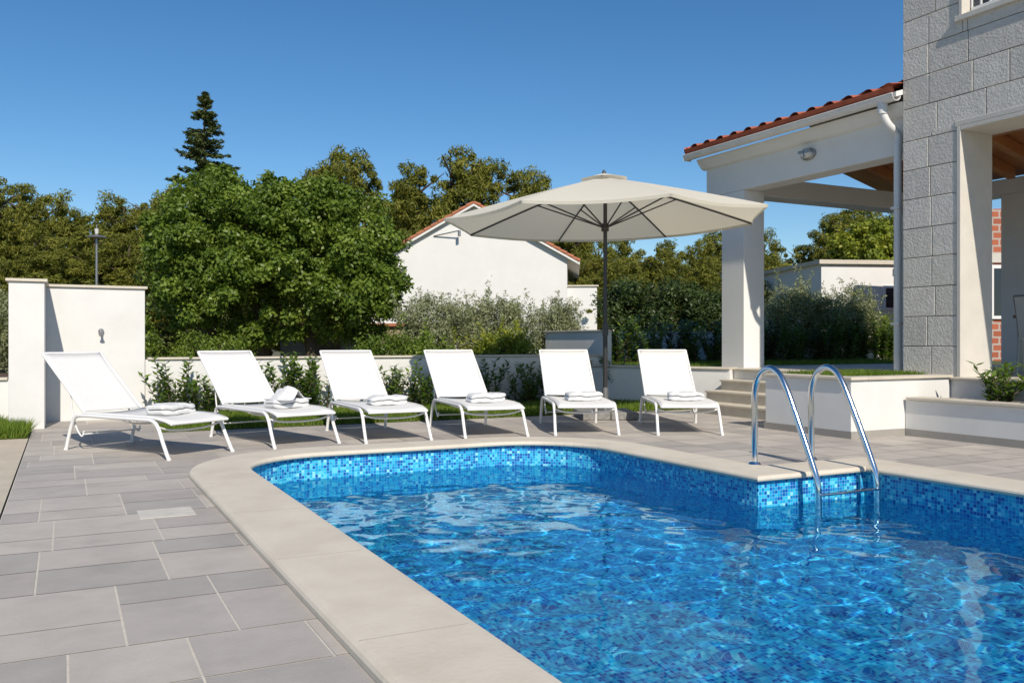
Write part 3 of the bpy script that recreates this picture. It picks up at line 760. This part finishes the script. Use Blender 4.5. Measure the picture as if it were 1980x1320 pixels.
mb=MB(); mb.box(1.9,2.8,-0.03,0.02,1.9,2.6); mb.build('window_frame',[M['frame']],fb)
mb=MB(); mb.box(1.97,2.73,-0.04,-0.031,1.97,2.53); mb.build('window_glass',[M['glass']],fb)
bh=empty('brick_house',(9.6,19.5,0),math.radians(3))
mb=MB(); mb.box(0.9,4.2,0,4,0.4,3.95); mb.build('walls',[M['brick']],bh)
mb=MB(); mb.box(0.85,4.3,-0.06,4.1,2.75,2.95); mb.box(1.95,2.1,-0.05,0.0,2.95,3.95); mb.build('concrete_band',[M['smooth']],bh)
mb=MB(); mb.box(1.02,1.6,-0.05,0.0,1.5,2.7); mb.build('window_frame',[M['frame']],bh)
mb=MB(); mb.box(1.10,1.52,-0.065,-0.051,1.58,2.62); mb.build('window_glass',[M['glass']],bh)
ta=empty('garden_shed',(-5.6,20.5,0))
mb=MB(); mb.box(0.2,3.3,0,2,-0.1,1.35); mb.build('walls',[M['tan']],ta)
mb=MB(); mb.box(0.1,3.4,-0.1,2.1,1.352,1.42); mb.build('roof',[M['shingle']],ta)
mb=MB(); mb.box(1.1,1.6,-0.02,0.0,-0.05,1.1); mb.build('door',[M['darkwood']],ta)
lp=empty('street_lamp',(-9.45,20,0))
mb=MB(); mb.tube([(0,0,0),(0,0,1.2),(0,0,3.35)],[0.045,0.035,0.025],10); mb.tube([(0,0,3.35),(0,0,3.66)],0.014,8)
mb.tube([(0,0,3.36),(0,0,3.395),(0,0,3.42)],[0.21,0.17,0.04],16); mb.build('post',[M['greymetal']],lp)
mb=MB(); mb.tube([(0,0,3.44),(0,0,3.56)],[0.035,0.05],10); mb.build('lantern',[M['lampglass']],lp)

# ------------------------------------------------------------ vegetation
def limbs(mb_,base,tips,r0,rng,seg=8):
    base=Vector(base)
    for t in tips:
        t=Vector(t); mid=(base+t)/2+Vector(rng.normal(size=3)*0.12); mid2=(base*0.25+t*0.75)+Vector(rng.normal(size=3)*0.1)
        P=catmull([base,base.lerp(mid,0.5)+Vector((0,0,0.05)),mid,mid2,t],4); n_=len(P)
        mb_.tube(P,[r0*(1-0.85*i/(n_-1)) for i in range(n_)],seg,0,False)
rng=np.random.default_rng(21)
ct=empty('carob_tree',(-4.75,17.5,0))
ells=[(-0.85,0,3.0,1.65,1.5,1.5),(0.95,0.1,2.75,1.65,1.5,1.45),(0.1,-0.1,2.0,2.35,1.7,1.05),(-1.55,-0.2,2.3,1.0,1.2,1.1),(1.7,-0.2,2.0,0.95,1.1,1.15),(0.1,0.2,3.25,1.1,1.0,0.9),(-1.0,-0.1,3.9,0.6,0.6,0.55),(1.2,-0.1,3.75,0.6,0.6,0.5),(-2.1,0,3.0,0.5,0.6,0.5)]
C=shell(ells,640,rng,0.5); C=C[C[:,2]>0.95]
R=0.13+0.22*rng.random(len(C))
P,Nn,tn=clumps(C,R,190,rng,0.85)
me=leafmesh('crown',P,Nn,0.036+0.022*rng.random(len(P)),0.021+0.012*rng.random(len(P)),L_carob,tn,rng); place(me,'crown',ct)
mb=MB()
for (bx,tips) in ((-1.25,[(-1.8,0,2.3),(-1.2,0.2,3.3),(-0.5,-0.3,3.0)]),(-0.25,[(-0.6,0,3.8),(0.2,0.3,3.5),(0.6,-0.3,2.6)]),(0.75,[(0.9,0,3.5),(1.5,0.2,2.6),(2.0,-0.3,2.2)])):
    mb.tube(catmull([(bx,0,-0.1),(bx+0.05,0,0.5),(bx-0.03,0,1.1)],4),[0.15-0.004*i for i in range(9)],10); limbs(mb,(bx-0.03,0,1.05),tips,0.10,rng)
mb.build('trunk',[M['bark']],ct)
# spruce
sp=empty('spruce_tree',(-8.75,25,0))
Pl=[];Nl=[];Tl=[];tl=[]
Ht=8.1; mb=MB(); mb.tube([(0,0,0),(0,0,4),(0,0,Ht)],[0.16,0.09,0.012],8)
for i in range(300):
    h=rng.random()**0.8; zb=1.0+(Ht-1.0)*h; Rr=(0.08+2.35*(1-h)**0.85)*(0.5+0.6*rng.random()); an=rng.random()*6.283
    m_=int(30+70*Rr); t=rng.random(m_)**0.7; dr=np.array([math.cos(an),math.sin(an),0]); sd=np.array([-dr[1],dr[0],0])
    sp_=rng.normal(size=m_)*0.11*Rr*(1-0.4*t)
    p_=np.outer(t*Rr,dr)+np.outer(sp_,sd); p_[:,2]=zb-0.34*Rr*t+0.34*Rr*t**2.5-0.08*rng.random(m_)
    Pl.append(p_); Tl.append(dr*0.8+rng.normal(size=(m_,3))*0.4+np.array([0,0,-0.2])); Nl.append(np.array([0,0,1.0])+rng.normal(size=(m_,3))*0.6); tl.append(rng.random(m_)*0.6+0.4*rng.random())
P=np.vstack(Pl); me=leafmesh('crown',P,norm(np.vstack(Nl)),0.085,0.024,L_spruce,np.concatenate(tl),rng,np.vstack(Tl)); place(me,'crown',sp); mb.build('trunk',[M['bark']],sp)
# pine forest
pines=[]
for v in range(5):
    r2=np.random.default_rng(100+v)
    ell=[]
    for k in range(11):
        zc=3.0+5.3*(k/10); rr=(2.5-1.6*(k/10)**1.6)*(0.75+0.5*r2.random()); an=r2.random()*6.28; dd=rr*0.5
        ell.append((dd*math.cos(an),dd*math.sin(an),zc,rr*0.8,rr*0.8,0.8))
    ell.append((0,0,2.2,2.2,2.2,1.9))
    C=shell(ell,330,r2,0.4); R=0.16+0.32*r2.random(len(C))
    P,Nn,tn=clumps(C,R,95,r2,0.8)
    T=norm(r2.normal(size=P.shape)+np.array([0,0,0.9]))
    me=leafmesh('pine_crown',P,Nn,0.10+0.06*r2.random(len(P)),0.024+0.014*r2.random(len(P)),L_pine,tn,r2,T)
    mb=MB(); mb.tube([(0,0,-0.2),(0.1,0,3),(0,0.1,6),(0,0,8.4)],[0.2,0.16,0.1,0.03],8,0)
    for k in range(9):
        zc=2.5+k*0.65; an=r2.random()*6.28; mb.tube([(0,0,zc),(math.cos(an)*1.4,math.sin(an)*1.4,zc+0.7)],[0.06,0.015],6)
    tm=bpy.data.meshes.new('pine_trunk'); tm.from_pydata(mb.v,[],mb.f); tm.materials.append(M['bark']); tm.update()
    pines.append((me,tm))
ff=empty('pine_forest')
# skyline of the wood: (direction x/y from the terrace, treetop slope)
prof_=[(-700,380),(-300,365),(0,352),(60,350),(110,372),(150,395),(190,408),(225,400),(250,378),(300,365),(430,350),(560,340),(610,318),(640,292),(680,325),(720,312),(760,335),(800,345),(840,290),(870,262),(925,280),(960,345),(1030,318),(1085,345),(1120,440),(1200,460),(1300,455),(1400,450),(1480,455),(1545,470),(1590,430),(1640,395),(1720,392),(1800,410),(2000,420),(2400,400),(2900,400)]
px_=[(p[0]-990)/1700 for p in prof_]; py_=[(660-p[1])/1700 for p in prof_]
random.seed(8)
def addpine(X,Y,Hh,wf=1.0):
    me_,tm_=random.choice(pines); s_=Hh/9.1
    e=bpy.data.objects.new('pine',None); COL.objects.link(e); e.parent=ff; e.location=(X,Y,0); e.rotation_euler=(0,0,random.random()*6.28); e.scale=(s_*wf,s_*wf,s_)
    for q,nm in ((me_,'crown'),(tm_,'trunk')): o=bpy.data.objects.new(nm,q); COL.objects.link(o); o.parent=e
X=-36.0
while X<46:
    Y=42+random.uniform(-2.5,3.5); Hh=1+np.interp(X/Y,px_,py_)*Y
    addpine(X,Y,Hh*random.uniform(0.95,1.05),1.0); X+=random.uniform(1.1,1.7)
X=-32.0
while X<36:
    Y=34+random.uniform(-1.5,2); Hh=(1+np.interp(X/Y,px_,py_)*Y)*random.uniform(0.66,0.88)
    if not (-0.17<X/Y<0.088): addpine(X,Y,max(3.0,Hh),1.3)
    X+=random.uniform(1.5,2.2)
X=-24.0
while X<-8:
    Y=26.5+random.uniform(-1,1.5); addpine(X,Y,random.uniform(3.4,4.8),1.35); X+=random.uniform(1.3,1.9)
X=3.5
while X<26:
    Y=29+random.uniform(-1,1.5)
    if X<8.5 or X>17: addpine(X,Y,random.uniform(3.4,4.4),1.4)
    X+=random.uniform(1.3,1.8)
# bushes
def bush(name,loc,ell,cnt,rad,per,lf,mat,seed,trunk=0.05,squash=0.9,shoots=0,topbias=0):
    r2=np.random.default_rng(seed); e=empty(name,loc)
    C=shell(ell,cnt,r2,0.35); C=C[C[:,2]>0.05]; R=rad*(0.6+0.8*r2.random(len(C)))
    P,Nn,tn=clumps(C,R,per,r2,squash); T=None
    if shoots:
        hs=[]; 
        for i in range(shoots):
            c=C[r2.integers(len(C))]; L_=0.25+0.35*r2.random(); d_=norm(np.array([[r2.normal()*0.35,r2.normal()*0.35,1.0]]))[0]
            t=r2.random((40,1)); hs.append(c+d_*L_*t+r2.normal(size=(40,3))*0.025)
        S=np.vstack(hs); P=np.vstack([P,S]); Nn=np.vstack([Nn,norm(r2.normal(size=S.shape))]); tn=np.concatenate([tn,0.3+0.7*r2.random(len(S))])
    me=leafmesh('foliage',P,Nn,lf[0]*(0.8+0.5*r2.random(len(P))),lf[1],mat,tn,r2); place(me,'foliage',e)
    mb=MB(); zc=np.mean([q[2] for q in ell]); mb.tube([(0,0,-0.05),(0.03,0,zc*0.5)],[trunk,trunk*0.8],8)
    idx_=r2.integers(0,len(C),14); limbs(mb,(0.03,0,zc*0.45),[tuple(C[i]) for i in idx_],trunk*0.6,r2,6); mb.build('stems',[M['bark']],e)
ol=(0.034,0.010)
bush('olive_tree',(-1.45,16.4,0),[(0,0,1.15,0.75,0.7,0.8),(0.4,0,0.8,0.6,0.6,0.6)],130,0.2,140,ol,L_olive,31,0.06,shoots=110)
bush('olive_tree',(-0.35,16.9,0),[(0,0,1.05,0.85,0.7,0.75)],130,0.2,140,ol,L_olive,32,0.06,shoots=110)
bush('olive_tree',(0.95,18.5,0.3),[(0,0,0.9,0.6,0.6,0.75)],80,0.18,140,ol,L_olive,33,0.05,shoots=70)
bush('yellow_shrub',(-0.1,15.3,0),[(0,0,0.75,0.6,0.5,0.42),(-0.5,0,0.65,0.5,0.4,0.35)],90,0.16,130,(0.030,0.014),L_yel,34,0.04,shoots=30)
bush('garden_shrub',(-2.2,15.4,0),[(0,0,0.65,0.6,0.5,0.45),(0.7,0,0.6,0.5,0.5,0.4)],90,0.18,130,(0.030,0.014),L_carob,35,0.04,shoots=20)
bush('hedge_bush',(2.9,20.5,0.5),[(0,0,1.0,0.9,0.8,1.0),(1.0,0.2,0.95,0.9,0.8,0.95),(1.9,0.2,0.9,0.8,0.8,0.9)],220,0.26,140,(0.042,0.022),L_dark,36,0.07)
bush('olive_tree',(6.1,18.6,0.55),[(0,0,1.0,0.75,0.7,0.75),(0.5,0,0.8,0.6,0.6,0.6)],130,0.2,140,ol,L_olive,37,0.05,shoots=90)
bush('olive_tree',(7.4,19.0,0.55),[(0,0,0.9,0.5,0.5,0.65)],80,0.16,130,ol,L_olive,38,0.04,shoots=50)
bush('garden_shrub',(8.3,19.6,0.55),[(0,0,0.6,0.6,0.5,0.45)],60,0.18,110,(0.03,0.014),L_yel,39,0.04)
bush('garden_shrub',(-7.2,15.5,0),[(0,0,1.0,0.9,0.7,0.7)],110,0.22,130,(0.034,0.014),L_carob,40,0.05)
bush('olive_tree',(-9.0,14.5,0.3),[(0,0,0.9,0.9,0.7,0.8)],110,0.2,130,ol,L_olive,41,0.05,shoots=60)
bush('garden_shrub',(-5.6,16.3,0),[(0,0,0.7,0.8,0.5,0.5)],70,0.2,110,(0.03,0.014),L_carob,42,0.05)
bush('broadleaf_tree',(13.2,31,0),[(0,0,3.4,2.2,1.8,1.9),(1.6,0,2.6,1.6,1.5,1.5)],300,0.36,130,(0.085,0.042),L_yel,43,0.12)
# laurel shrubs
def laurel(name,b,a,z0,h,ns,seed,sp_=0.18,dark=False):
    r2=np.random.default_rng(seed); e=empty(name,W(b,a,z0),ROT); Pp=[];Tt=[];Nn=[];mb=MB(); tn=[]
    for s_ in range(ns):
        bx,by=r2.normal()*sp_*0.6,r2.normal()*sp_*0.35; lx,ly=r2.normal()*0.22,r2.normal()*0.14; hh=h*(0.55+0.5*r2.random())
        pts=[(bx+lx*t,by+ly*t-0.0,hh*t) for t in (0,0.33,0.66,1.0)]; mb.tube(pts,[0.008,0.007,0.005,0.003],5,0,False)
        nl=int(hh/0.020)
        for i in range(nl):
            t=0.10+0.90*i/nl; an=i*2.4+r2.random()*0.6; d=np.array([math.cos(an),math.sin(an),0.45+0.5*t]); d/=np.linalg.norm(d); lh=0.046+0.018*r2.random()
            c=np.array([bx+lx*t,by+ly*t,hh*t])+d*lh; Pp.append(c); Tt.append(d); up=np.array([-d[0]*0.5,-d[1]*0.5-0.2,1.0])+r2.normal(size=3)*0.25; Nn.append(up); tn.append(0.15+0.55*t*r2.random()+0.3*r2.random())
    me=leafmesh('leaves',np.array(Pp),norm(np.array(Nn)),0.060,0.024,L_dark if dark else L_laurel,np.array(tn),r2,np.array(Tt)); place(me,'leaves',e); mb.build('stems',[M['bark']],e)
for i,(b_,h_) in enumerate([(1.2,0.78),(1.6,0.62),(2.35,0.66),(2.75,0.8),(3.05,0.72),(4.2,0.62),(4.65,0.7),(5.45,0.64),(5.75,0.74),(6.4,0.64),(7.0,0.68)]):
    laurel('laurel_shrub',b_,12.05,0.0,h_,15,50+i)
for i in range(28):
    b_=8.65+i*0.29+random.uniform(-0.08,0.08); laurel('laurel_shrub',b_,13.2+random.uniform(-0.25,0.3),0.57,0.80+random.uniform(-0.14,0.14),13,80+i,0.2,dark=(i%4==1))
laurel('laurel_shrub',8.05,12.0,0.0,0.75,10,110)
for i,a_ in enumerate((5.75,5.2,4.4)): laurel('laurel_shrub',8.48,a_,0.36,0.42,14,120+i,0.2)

# ------------------------------------------------------------ sky, sun, camera
hx,hy=0.305,-0.952
el=math.radians(39); az_=math.atan2(hx,hy)
w=bpy.data.worlds.new('World'); SC.world=w; w.use_nodes=True; nt=w.node_tree; nt.nodes.clear()
sk=nt.nodes.new('ShaderNodeTexSky'); sk.sky_type='NISHITA'; sk.sun_disc=False; sk.sun_elevation=el; sk.sun_rotation=az_; sk.air_density=1.0; sk.dust_density=0.15; sk.ozone_density=3.5; sk.altitude=200
hs=nt.nodes.new('ShaderNodeHueSaturation'); hs.inputs['Saturation'].default_value=1.25
bg=nt.nodes.new('ShaderNodeBackground'); bg.inputs[1].default_value=0.11; wo=nt.nodes.new('ShaderNodeOutputWorld')
nt.links.new(sk.outputs[0],hs.inputs['Color']); nt.links.new(hs.outputs[0],bg.inputs[0]); nt.links.new(bg.outputs[0],wo.inputs[0])
sd=bpy.data.lights.new('sun','SUN'); sd.energy=5.0; sd.angle=math.radians(0.53); sd.color=(1.0,0.92,0.80)
so=bpy.data.objects.new('sun',sd); COL.objects.link(so)
sv=Vector((hx*math.cos(el),hy*math.cos(el),math.sin(el))); so.rotation_euler=sv.to_track_quat('Z','Y').to_euler(); so.location=(5,-10,12)
try:
    sd.cycles.is_caustics_light=True
    water.cycles.is_caustics_caster=True
    basin.cycles.is_caustics_receiver=True
except Exception as ex: print('caustics',ex)
cd=bpy.data.cameras.new('camera'); cd.sensor_width=36; cd.lens=30.9; cd.clip_end=2000; cd.clip_start=0.05
co=bpy.data.objects.new('camera',cd); co.location=(0,0,1.0); co.rotation_euler=(math.radians(90),0,0); COL.objects.link(co); SC.camera=co
SC.view_settings.view_transform='Standard'; SC.view_settings.look='None'; SC.view_settings.exposure=0
